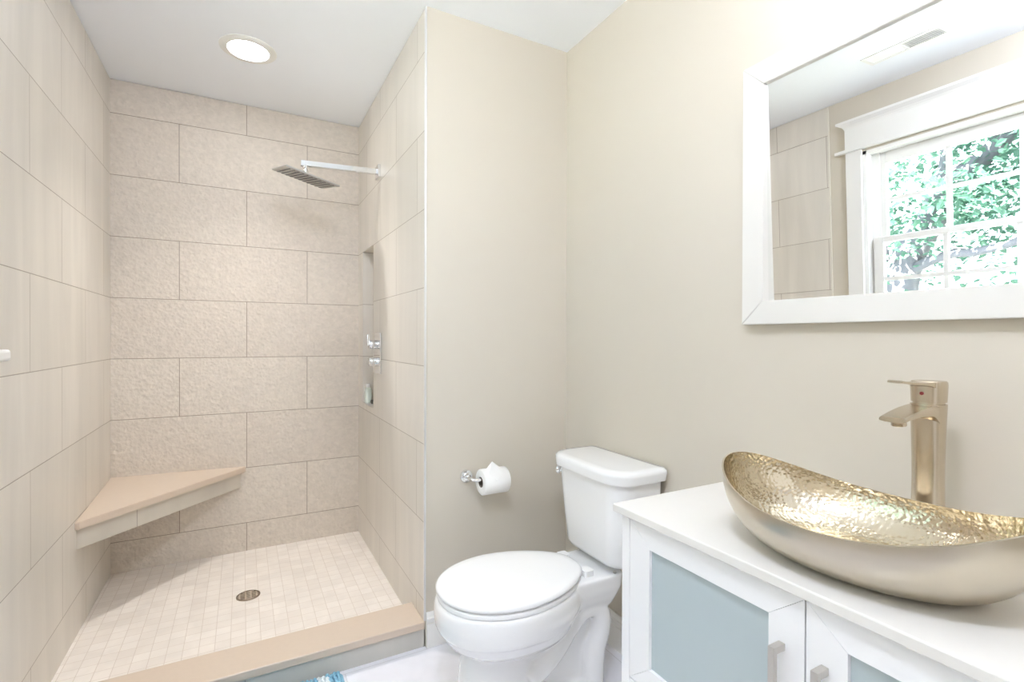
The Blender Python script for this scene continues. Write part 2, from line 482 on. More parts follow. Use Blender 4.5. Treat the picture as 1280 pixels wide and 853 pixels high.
obj('seat_slab', bm, QUARTZ, c)
bm = bmesh.new()
prism(bm, [(XL, YB), (XL, 2.556), (-0.010, YB)], lambda x, y: bench_z(x, y) - 0.030, 0.085)
obj('apron', bm, APRON, c)

# ------------------------------------------------------------------ floor drain
DX, DY = 0.0235, 2.587
c = thing('shower_drain', 'round metal drain set in the mosaic shower floor', 'drain', (DX, DY, ZS))
DRM = plain('aged_bronze_drain', (0.36, 0.30, 0.24, 1), 0.35, metal=1.0)
bm = bmesh.new()
lathe(bm, [(0.0495, 0.0), (0.0495, 0.003), (0.047, 0.004), (0.043, 0.004), (0.042, 0.001)], (DX, DY, ZS), cap0=False, cap1=False)
obj('drain_rim', bm, DRM, c, True, 40)
bm = bmesh.new()
lathe(bm, [(0.0425, 0.0005), (0.0425, 0.0012), (0.02, 0.0012), (0.001, 0.0012)], (DX, DY, ZS))
obj('drain_well', bm, plain('drain_dark', (0.10, 0.08, 0.06, 1), 0.5), c)
bm = bmesh.new()
for k in range(-3, 4):
    hw = math.sqrt(max(0, 0.042 ** 2 - (k * 0.0115) ** 2))
    box(bm, DX - hw, DX + hw, DY + k * 0.0115 - 0.0028, DY + k * 0.0115 + 0.0028, ZS + 0.0014, ZS + 0.0034)
    if k % 2: box(bm, DX + k * 0.0115 - 0.0028, DX + k * 0.0115 + 0.0028, DY - hw * 0.98, DY + hw * 0.98, ZS + 0.0015, ZS + 0.0033)
obj('drain_grate', bm, plain('drain_grate_metal', (0.78, 0.70, 0.60, 1), 0.3, metal=1.0), c)

# ------------------------------------------------------------------ shower head on its arm
AY, AZ0, AZ1 = 2.62, 2.066, 2.047
c = thing('rain_shower', 'chrome square rain shower head on a long square arm', 'shower head', (XS, AY, AZ0))
obj('wall_flange', B((XS - 0.014, XS, AY - 0.033, AY + 0.033, AZ0 - 0.033, AZ0 + 0.033), bev=0.002), CHROME, c)
bm = bmesh.new()
def sq(x, z, s=0.0125): return [(x, AY - s, z - s), (x, AY + s, z - s), (x, AY + s, z + s), (x, AY - s, z + s)]
loft(bm, [sq(XS - 0.012, AZ0), sq(0.262, AZ1 + 0.004), sq(0.249, AZ1 + 0.003)])
bmesh.ops.bevel(bm, geom=bm.edges[:], offset=0.0015, segments=2, affect='EDGES')
obj('shower_arm', bm, CHROME, c)
pc = Vector((0.2708, 2.6236, 1.9842))
rx, ry, rz = 0.1875, 0.182, 0.1943
MR = Matrix.Rotation(rz, 3, "Z") @ Matrix.Rotation(rx, 3, "X") @ Matrix.Rotation(ry, 3, "Y")
bm = bmesh.new()
top = Vector((0.2709, AY, AZ1 - 0.008))
cyl(bm, top, (0.2709, AY, AZ1 - 0.030), 0.010)
bmesh.ops.create_uvsphere(bm, u_segments=20, v_segments=12, radius=0.0135, matrix=Matrix.Translation((0.2709, AY, AZ1 - 0.034)))
cyl(bm, (0.2709, AY, AZ1 - 0.036), pc + MR @ Vector((0, 0, 0.004)), 0.013)
obj('swivel_joint', bm, CHROME, c, True, 40)
bm = bmesh.new()
hs = 0.125
box(bm, -hs, hs, -hs, hs, -0.003, 0.005, bev=0.002)
bmesh.ops.transform(bm, matrix=Matrix.Translation(pc) @ MR.to_4x4(), verts=bm.verts[:])
pl = obj('head_plate', bm, plain('brushed_chrome', (0.50, 0.49, 0.47, 1), 0.34, metal=1.0), c)
bm = bmesh.new()
NN = 11
for i in range(NN):
    for j in range(NN):
        p = Vector(((i - 5) * 0.0205, (j - 5) * 0.0205, 0))
        a = pc + MR @ (p + Vector((0, 0, -0.0028))); b_ = pc + MR @ (p + Vector((0, 0, -0.0062)))
        cyl(bm, a, b_, 0.0036, n=8)
tag(obj('nozzles', bm, plain('grey_rubber_nozzle', srgb(120, 118, 116), 0.6), pl), kind='stuff')

# ------------------------------------------------------------------ shower valve
c = thing('shower_valve', 'chrome rectangular shower control plate with two handles beside the niche', 'shower valve', (XS, 2.622, 1.125))
obj('valve_plate', B((XS - 0.010, XS, 2.555, 2.690, 1.022, 1.232), bev=0.003), CHROME, c)
for z in (1.172, 1.082):
    bm = bmesh.new()
    cyl(bm, (XS - 0.008, 2.622, z), (XS - 0.052, 2.622, z), 0.024, bev=0.003)
    hnd = obj('valve_handle', bm, CHROME, c, True, 40)
    bm = B((XS - 0.062, XS - 0.050, 2.612, 2.632, z - 0.006, z + 0.052), bev=0.003) if z > 1.1 else B((XS - 0.062, XS - 0.050, 2.570, 2.632, z - 0.012, z + 0.008), bev=0.003)
    obj('lever', bm, CHROME, hnd)

# ------------------------------------------------------------------ bottles in the niche
c = thing('shampoo_bottle', 'small white bottle standing in the shower wall niche', 'bottle', (0.650, 2.985, NZ0 + 0.0016))
zz = NZ0 + 0.0016
bm = bmesh.new()
loft(bm, [selip(0.650, 2.985, a, b_, 3, zz + z, 24) for a, b_, z in ((0.016, 0.022, 0), (0.019, 0.026, 0.004), (0.019, 0.026, 0.075), (0.016, 0.022, 0.086), (0.010, 0.010, 0.090))])
obj('body', bm, plain('pale_bottle_plastic', srgb(226, 236, 228), 0.35), c, True, 40)
bm = bmesh.new(); cyl(bm, (0.650, 2.985, zz + 0.089), (0.650, 2.985, zz + 0.112), 0.011, bev=0.002)
obj('cap', bm, plain('white_cap', srgb(240, 240, 238), 0.35), c, True, 40)
bm = bmesh.new()
loft(bm, [selip(0.672, 2.940, a, b_, 2.6, zz + z, 24) for a, b_, z in ((0.014, 0.020, 0), (0.018, 0.025, 0.005), (0.018, 0.025, 0.014), (0.013, 0.019, 0.020))])
tag(obj('soap_bar', bm, plain('dark_soap', srgb(88, 84, 78), 0.4), None, True, 50), 'small dark soap bar on the niche ledge beside the white bottle', 'soap')

# ------------------------------------------------------------------ recessed shower light, and a fill globe added in the main room
def downlight(x, y, lens, label, group=None):
    c = thing('recessed_light', label, 'ceiling light', (x, y, ZC), group)
    bm = bmesh.new()
    lathe(bm, [(0.115, 0.0), (0.115, -0.003), (0.108, -0.007), (0.088, -0.009), (0.083, -0.008), (0.081, -0.001)], (x, y, ZC), cap0=False, cap1=False)
    obj('trim_ring', bm, plain('lamp_trim_white', srgb(232, 231, 226), 0.4), c, True, 60)
    bm = bmesh.new()
    lathe(bm, [(0.081, -0.0015), (0.079, -0.003), (0.060, -0.005), (0.03, -0.006), (0.001, -0.0062)], (x, y, ZC))
    obj('lens', bm, lens, c, True, 60)
    ld = bpy.data.lights.new('bulb', 'SPOT'); ld.energy = DOWNLIGHT_SPOT; ld.spot_size = math.radians(100); ld.spot_blend = 1.0
    ld.shadow_soft_size = 0.05; ld.color = (1.0, 0.96, 0.91)
    lo = bpy.data.objects.new('bulb', ld); COL.objects.link(lo); lo.location = (0, 0, -0.02); lo.parent = c
    return c
downlight(0.0235, 2.535, LENS, 'round recessed downlight glowing in the ceiling above the shower')
# globe lamp added as fill to brighten the main room, out of view overhead
GX, GY = 0.08, 0.28
c = thing('fill_globe', 'unseen white globe added under the bathroom ceiling as fill light', 'ceiling light', (GX, GY, ZC))
bm = bmesh.new(); lathe(bm, [(0.075, 0.0), (0.075, -0.012), (0.060, -0.022), (0.020, -0.026), (0.012, -0.03), (0.012, -0.07), (0.05, -0.075), (0.05, -0.095)], (GX, GY, ZC))
obj('fill_globe_canopy', bm, NICKEL, c, True, 40)
bm = bmesh.new(); lathe(bm, [(0.05, -0.085), (0.085, -0.10), (0.112, -0.135), (0.12, -0.175), (0.108, -0.22), (0.075, -0.255), (0.03, -0.27), (0.002, -0.272)], (GX, GY, ZC))
obj('fill_globe_shell', bm, FILL_GLOW, c, True, 80)

# vanity light bar above the mirror (just above the picture)
c = thing('vanity_light', 'three globe nickel vanity light on the wall above the mirror', 'wall light', (XR, 0.477, 2.32))
obj('back_plate', B((XR - 0.022, XR, 0.20, 0.754, 2.29, 2.35), bev=0.006), NICKEL, c)
for y in (0.257, 0.477, 0.697):
    bm = bmesh.new(); tube(bm, [(XR - 0.02, y, 2.32), (XR - 0.08, y, 2.322), (XR - 0.12, y, 2.315), (XR - 0.13, y, 2.28)], 0.008)
    a = obj('arm', bm, NICKEL, c, True, 40)
    bm = bmesh.new()
    lathe(bm, [(0.018, 0.0), (0.024, -0.01), (0.045, -0.05), (0.055, -0.085), (0.054, -0.088), (0.044, -0.06), (0.02, -0.02)], (XR - 0.13, y, 2.28), n=32)
    obj('lamp_shade', bm, SHADE, a, True, 60)

# ceiling register reflected in the mirror
VX, VY = -0.214, 1.195
c = thing('ceiling_vent', 'white rectangular ceiling vent reflected near the top of the mirror', 'vent', (VX, VY, ZC))
obj('vent_frame', B((VX - 0.055, VX - 0.040, VY - 0.16, VY + 0.16, ZC - 0.006, ZC), (VX + 0.040, VX + 0.055, VY - 0.16, VY + 0.16, ZC - 0.006, ZC),
                    (VX - 0.040, VX + 0.040, VY - 0.16, VY - 0.145, ZC - 0.006, ZC), (VX - 0.040, VX + 0.040, VY + 0.145, VY + 0.16, ZC - 0.006, ZC), (VX - 0.04, VX + 0.04, VY - 0.005, VY + 0.005, ZC - 0.006, ZC)), WHITE_PAINT, c)
obj('duct', B((VX - 0.040, VX + 0.040, VY - 0.145, VY + 0.145, ZC - 0.0012, ZC - 0.0005)), plain('duct_dark', (0.60, 0.61, 0.62, 1), 0.8), c)
for half, sg in ((1, 1), (-1, -1)):
    bm = bmesh.new()
    for k in range(16):
        y = VY + half * 0.009 + half * (k + 0.5) * 0.0083
        vs = [bm.verts.new(p) for p in ((VX - 0.04, y - sg * 0.0042, ZC - 0.001), (VX + 0.04, y - sg * 0.0042, ZC - 0.001), (VX + 0.04, y + sg * 0.0042, ZC - 0.0058), (VX - 0.04, y + sg * 0.0042, ZC - 0.0058))]
        v2 = [bm.verts.new((v.co.x, v.co.y + 0.001, v.co.z)) for v in vs]
        for f in ((0, 1, 2, 3), (7, 6, 5, 4), (0, 4, 5, 1), (1, 5, 6, 2), (2, 6, 7, 3), (3, 7, 4, 0)):
            bm.faces.new([(vs + v2)[i] for i in f])
    obj('louvre', bm, WHITE_PAINT, c)

# ------------------------------------------------------------------ toilet paper holder and roll
HX, HZ = 0.797, 0.648
RY = YT - 0.068
c = thing('toilet_paper_holder', 'chrome toilet paper holder on the beige wall left of toilet', 'paper holder', (HX, YT, HZ))
bm = bmesh.new()
cyl(bm, (HX, YT, HZ), (HX, YT - 0.012, HZ), 0.026, bev=0.003, n=32)
obj('mounting_flange', bm, CHROME, c, True, 40)
bm = bmesh.new()
cyl(bm, (HX, YT - 0.012, HZ), (HX, YT - 0.026, HZ), 0.016, bev=0.003, n=24)
tube(bm, [(HX, YT - 0.02, HZ), (HX, RY + 0.015, HZ), (HX + 0.005, RY + 0.004, HZ - 0.002), (HX + 0.015, RY, HZ - 0.004), (0.938, RY, HZ - 0.004)], 0.0075)
obj('holder_bar', bm, CHROME, c, True, 40)
RZ = HZ - 0.004 - 0.0104
c = thing('toilet_paper_roll', 'white toilet paper roll with folded point hanging on the chrome holder', 'toilet paper', (0.885, RY, RZ))
RA, RB, RO, RI = 0.832, 0.945, 0.051, 0.0195
bm = bmesh.new()
n = 48
def ringx(x, r): return [(x, RY + r * cos(2 * pi * k / n), RZ + r * sin(2 * pi * k / n)) for k in range(n)]
loft(bm, [ringx(RA + 0.002, RI + 0.001), ringx(RA, RI + 0.004), ringx(RA, RO - 0.004), ringx(RA + 0.004, RO), ringx(RB - 0.004, RO), ringx(RB, RO - 0.004), ringx(RB, RI + 0.004), ringx(RB - 0.002, RI + 0.001)], False, False)
obj('paper', bm, PAPER, c, True, 50)
bm = bmesh.new()
loft(bm, [ringx(RA + 0.003, RI - 0.001), ringx(RA + 0.001, RI + 0.001), ringx(RB - 0.001, RI + 0.001), ringx(RB - 0.003, RI - 0.001), ringx(RA + 0.003, RI - 0.001)], False, False)
obj('cardboard_core', bm, CARD, c, True, 50)
# folded point standing up from the top of the roll
bm = bmesh.new()
cxr = 0.884
P = [(-0.032, -0.034, 0.040), (0.030, -0.034, 0.040), (-0.004, -0.053, 0.012), (-0.006, -0.012, 0.080), (-0.032, -0.010, 0.0525), (0.030, -0.010, 0.0525)]
v = [bm.verts.new((cxr + a, RY + b_, RZ + z)) for a, b_, z in P]
v2 = [bm.verts.new((q.co.x, q.co.y + 0.0045, q.co.z - 0.002)) for q in v]
F = [(4, 0, 3), (0, 1, 3), (1, 5, 3), (0, 2, 1)]
for f in F: bm.faces.new([v[i] for i in f]); bm.faces.new([v2[i] for i in f[::-1]])
for a, b_ in ((4, 0), (0, 2), (2, 1), (1, 5), (5, 3), (3, 4)): bm.faces.new((v[a], v2[a], v2[b_], v[b_]))
obj('folded_point', bm, PAPER, c)

# ------------------------------------------------------------------ toilet
TY = 1.452
c = thing('toilet', 'white two piece toilet with closed lid between wall and vanity', 'toilet', (0.90, TY, 0))
def egg(z, grow=0.0, xf=0.533, xb=1.035, w=0.187, n=64, back=0.115):
    """seat outline: rounded long front, narrower squared back"""
    xm = 0.765
    out = []
    for k in range(n):
        t = 2 * pi * k / n
        cx_, s = cos(t), sin(t)
        if cx_ <= 0:
            x = xm - (xm - xf + grow) * abs(cx_) ** 0.95; hw = (w + grow) * math.copysign(abs(s) ** 0.95, s)
            out.append((x, TY + hw, z))
        else:
            q = abs(cx_) ** (2 / 2.9); x = xm + (xb - xm + grow) * q
            taper = 1 - (1 - back / w) * (q ** 1.6)
            hw = (w + grow) * math.copysign(abs(s) ** (2 / 2.9), s) * taper
            out.append((x, TY + hw, z))
    return out
# porcelain base: bowl, pedestal, trapway and deck fused into one surface
bm = bmesh.new()
def ov(z, xf, xb, w, e=2.2, n=48):
    return selip((xf + xb) / 2, TY, (xb - xf) / 2, w, e, z, n)
loft(bm, [egg(0.380, -0.010), egg(0.392, 0.0), egg(0.385, 0.008)][::-1] if False else
     [ov(0.15, 0.72, 0.92, 0.06), ov(0.205, 0.660, 0.96, 0.094), ov(0.228, 0.604, 0.975, 0.130), ov(0.258, 0.562, 0.99, 0.160), ov(0.295, 0.537, 1.00, 0.182), ov(0.335, 0.527, 1.02, 0.194), egg(0.365, 0.006), egg(0.384, 0.003), egg(0.388, -0.006)][:6])
loft(bm, [egg(0.300, 0.004), egg(0.345, 0.008), egg(0.372, 0.006), egg(0.384, 0.001), egg(0.387, -0.008)])
# front pedestal column
loft(bm, [ov(0.0, 0.575, 1.02, 0.118, 2.6), ov(0.02, 0.578, 1.018, 0.116, 2.6), ov(0.035, 0.588, 0.95, 0.105, 2.4), ov(0.10, 0.600, 0.86, 0.098, 2.3), ov(0.20, 0.612, 0.85, 0.092), ov(0.27, 0.622, 0.86, 0.10)])
# foot running back
loft(bm, [ov(0.0, 0.72, 1.125, 0.112, 3.2), ov(0.028, 0.72, 1.122, 0.110, 3.2), ov(0.040, 0.72, 1.112, 0.100, 3.2)])
# thin web under the trapway
box(bm, 0.80, 1.075, TY - 0.052, TY + 0.052, 0.02, 0.30)
# trapway: a fat S shaped pipe
tp = [(0.80, 0.115), (0.86, 0.135), (0.92, 0.185), (0.97, 0.250), (1.02, 0.288), (1.075, 0.285), (1.102, 0.245), (1.097, 0.190), (1.078, 0.150), (1.070, 0.10), (1.070, 0.02)]
def smooth(pts, it=2):
    for _ in range(it):
        q = [pts[0]]
        for a, b_ in zip(pts[:-1], pts[1:]):
            q += [tuple(0.75 * i + 0.25 * j for i, j in zip(a, b_)), tuple(0.25 * i + 0.75 * j for i, j in zip(a, b_))]
        pts = q + [pts[-1]]
    return pts
tpp = smooth(tp, 2)
for sy in (-1, 1):
    tube(bm, [(x, TY + sy * 0.066, z) for x, z in tpp], 0.037, n=20)
# deck under the tank
loft(bm, [rrect(0.93, 1.140, TY - 0.095, TY + 0.095, 0.03, 0.285), rrect(0.93, 1.150, TY - 0.108, TY + 0.108, 0.03, 0.315), rrect(0.94, 1.165, TY - 0.118, TY + 0.118, 0.03, 0.350), rrect(0.94, 1.170, TY - 0.120, TY + 0.120, 0.03, 0.398)])
base = obj('bowl', bm, PORC, c, True)
rm = base.modifiers.new('fuse', 'REMESH'); rm.mode = 'VOXEL'; rm.voxel_size = 0.0055; rm.use_smooth_shade = True
sm = base.modifiers.new('soften', 'SMOOTH'); sm.factor = 0.5; sm.iterations = 9
# seat and lid
bm = bmesh.new()
loft(bm, [egg(0.386, -0.008), egg(0.388, -0.002), egg(0.396, 0.0), egg(0.402, -0.002), egg(0.404, -0.008)])
obj('seat', bm, SEATM, c, True, 50)
bm = bmesh.new()
loft(bm, [egg(0.406, -0.010), egg(0.407, -0.003), egg(0.412, 0.002), egg(0.418, 0.002), egg(0.424, -0.003), egg(0.4275, -0.012), egg(0.4295, -0.035), egg(0.4305, -0.10)])
obj('lid', bm, SEATM, c, True, 60)
for s in (-1, 1):
    bm = bmesh.new()
    loft(bm, [rrect(1.018, 1.055, TY + s * 0.07 - 0.020, TY + s * 0.07 + 0.020, 0.008, z) for z in (0.396, 0.412, 0.418)])
    obj('hinge', bm, SEATM, c, True, 50)
# tank
def tk(z, xf, hw, r, xb=1.268):
    return rrect(xf, xb, TY - hw, TY + hw, (0.02, r, r, 0.02), z)
bm = bmesh.new()
loft(bm, [tk(0.420, 1.115, 0.135, 0.05, 1.25), tk(0.428, 1.098, 0.155, 0.06), tk(0.445, 1.090, 0.165, 0.065), tk(0.55, 1.083, 0.180, 0.07), tk(0.66, 1.075, 0.190, 0.075), tk(0.735, 1.070, 0.195, 0.078)])
obj('tank', bm, PORC, c, True, 50)
bm = bmesh.new()
loft(bm, [tk(0.722, 1.066, 0.200, 0.08), tk(0.724, 1.056, 0.208, 0.085, 1.276), tk(0.750, 1.052, 0.212, 0.09, 1.279), tk(0.760, 1.054, 0.210, 0.088, 1.278), tk(0.766, 1.062, 0.203, 0.083, 1.272), tk(0.768, 1.085, 0.182, 0.065, 1.252)])
obj('tank_lid', bm, PORC, c, True, 60)
bm = bmesh.new()
kd = Vector((-0.80, 0.60, 0)).normalized(); kp = Vector((1.095, TY + 0.165, 0.698))
cyl(bm, kp, kp + kd * 0.018, 0.010); cyl(bm, kp + kd * 0.008, kp + kd * 0.024, 0.017, bev=0.005)
obj('flush_button', bm, CHROME, c, True, 40)
for s in (-1, 1):
    bm = bmesh.new(); cyl(bm, (1.13, TY + s * 0.106, 0.394), (1.13, TY + s * 0.106, 0.4035), 0.006, bev=0.001, n=12)
    obj('tank_bolt', bm, PULL, c)
    bm = bmesh.new(); lathe(bm, [(0.012, 0), (0.012, 0.010), (0.008, 0.018), (0.002, 0.020)], (0.92, TY + s * 0.098, 0.036), n=20)
    obj('bolt_cap', bm, SEATM, c, True, 50)

# ------------------------------------------------------------------ vanity
VY0, VY1, VXF = 0.040, 0.915, 0.790
MID = (VY0 + VY1) / 2
ZT = 0.796
c = thing('vanity_cabinet', 'white vanity cabinet with frosted glass doors under the metal basin', 'cabinet', (1.04, MID, 0))
for ya, yb in ((VY1 - 0.020, VY1), (VY0, VY0 + 0.020)):
    obj('side_panel', B((VXF + 0.022, XR - 0.015, ya + 0.001, yb - 0.001, 0.12, ZT), bev=0.001), LACQ, c)
obj('back_panel', B((XR - 0.030, XR - 0.016, VY0 + 0.02, VY1 - 0.02, 0.12, ZT)), LACQ, c)
obj('bottom_panel', B((VXF + 0.022, XR - 0.03, VY0 + 0.02, VY1 - 0.02, 0.12, 0.14)), LACQ, c)
obj('shelf', B((VXF + 0.03, XR - 0.03, VY0 + 0.02, VY1 - 0.02, 0.405, 0.42)), LACQ, c)
for ya, yb in ((VY1 - 0.026, VY1), (VY0, VY0 + 0.026)):
    obj('post', B((VXF, VXF + 0.05, ya, yb, 0.0, ZT), bev=0.0015), LACQ, c)
    obj('leg', B((XR - 0.07, XR - 0.016, ya, yb, 0.0, 0.119), bev=0.0015), LACQ, c)
obj('lower_rail', B((VXF + 0.004, VXF + 0.022, VY0 + 0.026, VY1 - 0.026, 0.12, 0.165)), LACQ, c)
def miter_frame(bm, x0, x1, ya, yb, za, zb, sw, rw, gap=0.0004):
    """four mitred bars with a hairline joint at each corner"""
    O = [(ya, za), (yb, za), (yb, zb), (ya, zb)]
    I = [(ya + sw, za + rw), (yb - sw, za + rw), (yb - sw, zb - rw), (ya + sw, zb - rw)]
    for k in range(4):
        a, b_, d, e = O[k], O[(k + 1) % 4], I[(k + 1) % 4], I[k]
        cxm = (a[0] + b_[0] + d[0] + e[0]) / 4; czm = (a[1] + b_[1] + d[1] + e[1]) / 4
        q = [(p[0] + (cxm - p[0]) * gap / 0.05, p[1] + (czm - p[1]) * gap / 0.05) if False else p for p in (a, b_, d, e)]
        # pull the bar ends back by the hairline
        ax = 0 if k in (0, 2) else 1
        s = 1 if (b_[ax] > a[ax]) else -1
        q = [list(p) for p in q]
        q[0][ax] += s * gap; q[3][ax] += s * gap; q[1][ax] -= s * gap; q[2][ax] -= s * gap
        f_ = [bm.verts.new((x0, y, z)) for y, z in q]; g_ = [bm.verts.new((x1, y, z)) for y, z in q]
        bm.faces.new(f_); bm.faces.new(g_[::-1])
        for i in range(4): bm.faces.new((f_[i], g_[i], g_[(i + 1) % 4], f_[(i + 1) % 4]))
def pull_handle(y, z0, z1, parent, horiz=False):
    bm = bmesh.new()
    xo, h_ = VXF - 0.030, 0.0058
    if not horiz:
        box(bm, xo, xo + 0.0095, y - h_, y + h_, z0, z1, bev=0.0012)
        for z in (z0, z1 - 0.012): box(bm, xo + 0.0085, VXF - 0.0002, y - h_, y + h_, z, z + 0.012, bev=0.001)
    else:
        box(bm, xo, xo + 0.0095, y - 0.065, y + 0.065, z0, z0 + 0.012, bev=0.0012)
        for yy in (y - 0.065, y + 0.053): box(bm, xo + 0.0085, VXF - 0.0002, yy, yy + 0.012, z0, z0 + 0.012, bev=0.001)
    return obj('handle', bm, PULL, parent)
for ya, yb, hy in ((MID + 0.0015, VY1 - 0.028, MID + 0.039), (VY0 + 0.028, MID - 0.0015, MID - 0.031)):
    za, zb = 0.424, ZT - 0.006
    bm = bmesh.new(); miter_frame(bm, VXF, VXF + 0.020, ya, yb, za, zb, 0.062, 0.050)
    d = obj('door', bm, LACQ, c)
    obj('glass_panel', B((VXF + 0.008, VXF + 0.013, ya + 0.056, yb - 0.056, za + 0.044, zb - 0.044)), FROST, d)
    pull_handle(hy, 0.560, 0.703, d)
    d = obj('drawer', B((VXF, VXF + 0.020, ya, yb, 0.170, 0.420), bev=0.0015), LACQ, c)
    pull_handle((ya + yb) / 2, 0.33, 0, d, True)
tag(obj('countertop', B((0.776, XR, 0.022, 0.9327, ZT, ZCT), bev=0.0025), CTOP), 'white countertop on the vanity cabinet carrying basin and faucet', 'countertop')

# ------------------------------------------------------------------ vessel basin
BX, BY, BA, BW, ZL, DZ, PW = 0.945, 0.483, 0.246, 0.1635, 0.9058, 0.0547, 2.28
c = thing('vessel_sink', 'hammered nickel canoe shaped vessel basin on the white countertop', 'sink', (BX, BY, ZCT))
NB, NS = 96, 22
def basin(inset, zb, ba, bw):
    rings = []
    for i in range(NS + 1):
        s = i / NS
        fr, fz = sin(s * pi / 2) ** 0.92, 1 - cos(s * pi / 2)
        ring = []
        for k in range(NB):
            t = 2 * pi * k / NB
            zr = ZL + DZ * abs(sin(t)) ** PW
            rx_, ry_ = bw + (BW - inset - bw) * fr, ba + (BA - inset - ba) * fr
            ring.append((BX + rx_ * cos(t), BY + ry_ * sin(t), zb + (zr - zb) * fz))
        rings.append(ring)
    return rings
bm = bmesh.new()
ro = basin(0.0, ZCT + 0.0005, 0.120, 0.070)
ri = basin(0.0035, ZCT + 0.006, 0.115, 0.066)
Vo = loft(bm, ro, True, False, 1)
Vi = loft(bm, ri, False, False, 0)
vc = bm.verts.new((BX, BY, ZCT + 0.004))
for k in range(NB):
    a, b_ = Vo[-1][k], Vo[-1][(k + 1) % NB]; d, e = Vi[-1][(k + 1) % NB], Vi[-1][k]
    bm.faces.new((a, b_, d, e)).material_index = 1
    bm.faces.new((Vi[0][k], Vi[0][(k + 1) % NB], vc)).material_index = 0
obj('basin', bm, [HAMMER, BOWL_OUT], c, True, 60)
bm = bmesh.new()
lathe(bm, [(0.030, 0.0065), (0.030, 0.009), (0.026, 0.011), (0.022, 0.011), (0.020, 0.013), (0.001, 0.0145)], (BX, BY, ZCT), n=32)
obj('drain', bm, NICKEL, c, True, 40)

# ------------------------------------------------------------------ faucet
FX, FY = 1.165, 0.468
c = thing('faucet', 'tall brushed nickel vessel faucet behind the basin under the mirror', 'faucet', (FX, FY, ZCT))
bm = bmesh.new()
loft(bm, [selip(FX, FY, a, b_, e, z, 40) for a, b_, e, z in (
    (0.029, 0.029, 2, ZCT), (0.029, 0.029, 2, ZCT + 0.004), (0.0268, 0.0268, 2, ZCT + 0.008), (0.0262, 0.0262, 2, ZCT + 0.05), (0.0248, 0.0250, 2.1, ZCT + 0.12), (0.0250, 0.0252, 2.1, ZCT + 0.16),
    (0.0258, 0.0258, 2.2, ZCT + 0.20), (0.0268, 0.0266, 2.3, ZCT + 0.235), (0.0278, 0.0272, 2.4, ZCT + 0.262), (0.0278, 0.0272, 2.4, ZCT + 0.268))])
obj('column', bm, NICKEL, c, True, 50)
# spout: a broad blade that arches forward and thins to the lip
bm = bmesh.new()
rings = []
NSP = 14
for i in range(NSP + 1):
    s = i / NSP
    x = FX + 0.004 - s * 0.139
    ztop = 1.0825 - 0.0165 * s ** 2.0
    th = 0.016 * (1 - s) ** 1.4 + 0.0070
    if s < 0.35: th += 0.034 * (1 - s / 0.35) ** 2
    hw = 0.0245 - 0.0035 * s
    rings.append([(x, FY - hw, ztop - th), (x, FY - hw, ztop - 0.003), (x, FY - hw + 0.003, ztop), (x, FY + hw - 0.003, ztop), (x, FY + hw, ztop - 0.003), (x, FY + hw, ztop - th), (x, FY + hw * 0.6, ztop - th - 0.002), (x, FY - hw * 0.6, ztop - th - 0.002)])
loft(bm, rings)
sp_ = obj('spout', bm, NICKEL, c, True, 35)
bm = bmesh.new(); cyl(bm, (FX - 0.113, FY, 1.066), (FX - 0.111, FY, 1.049), 0.0118, bev=0.001)
obj('aerator', bm, NICKEL, sp_, True, 40)
# handle: cap with a thin lever plate
bm = bmesh.new()
loft(bm, [selip(FX + 0.001, FY, a, b_, 2.5, z, 40) for a, b_, z in ((0.0235, 0.0235, 1.083), (0.0235, 0.0235, 1.0865), (0.0270, 0.0262, 1.0870), (0.0275, 0.0268, 1.100), (0.0285, 0.0275, 1.118), (0.0280, 0.0270, 1.1245), (0.0255, 0.0250, 1.127))])
hd = obj('handle', bm, NICKEL, c, True, 40)
bm = bmesh.new()
rings = []
for i in range(13):
    s = i / 12
    x = FX + 0.016 - s * 0.142
    zt = 1.1272 + 0.002 * s - 0.003 * sin(s * pi)+ 0.003 * s * s
    th = 0.022 * max(0, 1 - s * 2.2) ** 1.5 + 0.0042
    hw = 0.0225 - 0.0105 * s
    rings.append([(x, FY - hw, zt - th), (x, FY - hw, zt - 0.001), (x, FY - hw + 0.001, zt), (x, FY + hw - 0.001, zt), (x, FY + hw, zt - 0.001), (x, FY + hw, zt - th)])
loft(bm, rings)
obj('lever', bm, NICKEL, hd, True, 35)
bm = bmesh.new(); cyl(bm, (FX - 0.0255, FY, 1.104), (FX - 0.0282, FY, 1.104), 0.0032, n=16)
tag(obj('indicator', bm, plain('red_dot', (0.35, 0.03, 0.04, 1), 0.3), hd), 'small red hot water dot')

# ------------------------------------------------------------------ framed mirror, glass leaning slightly forward at the top
c = thing('wall_mirror', 'large white framed mirror on the wall above the basin', 'mirror', (XR, MID, 1.247))
MY0, MY1, MZ0, MZ1 = 0.006, 0.9484, 1.2468, 1.9712
bm = bmesh.new(); miter_frame(bm, XR - 0.030, XR - 0.0005, MY0, MY1, MZ0, MZ1, 0.0640, 0.0640, gap=0.0003)
bmesh.ops.bevel(bm, geom=bm.edges[:], offset=0.0015, segments=2, affect='EDGES')
obj('frame', bm, plain('off_white_frame_paint', srgb(224, 221, 215), 0.4), c)
bm = bmesh.new()
def gx(z): return 1.27492 - 0.02774 * (z - 1.6)
ya, yb, za, zb = MY0 + 0.0645, MY1 - 0.0645, MZ0 + 0.0645, MZ1 - 0.0645
q = [(gx(za), ya, za), (gx(za), yb, za), (gx(zb), yb, zb), (gx(zb), ya, zb)]
f_ = [bm.verts.new(p) for p in q]; g_ = [bm.verts.new((p[0] + 0.003, p[1], p[2])) for p in q]
bm.faces.new(f_); bm.faces.new(g_[::-1])
for i in range(4): bm.faces.new((f_[i], g_[i], g_[(i + 1) % 4], f_[(i + 1) % 4]))
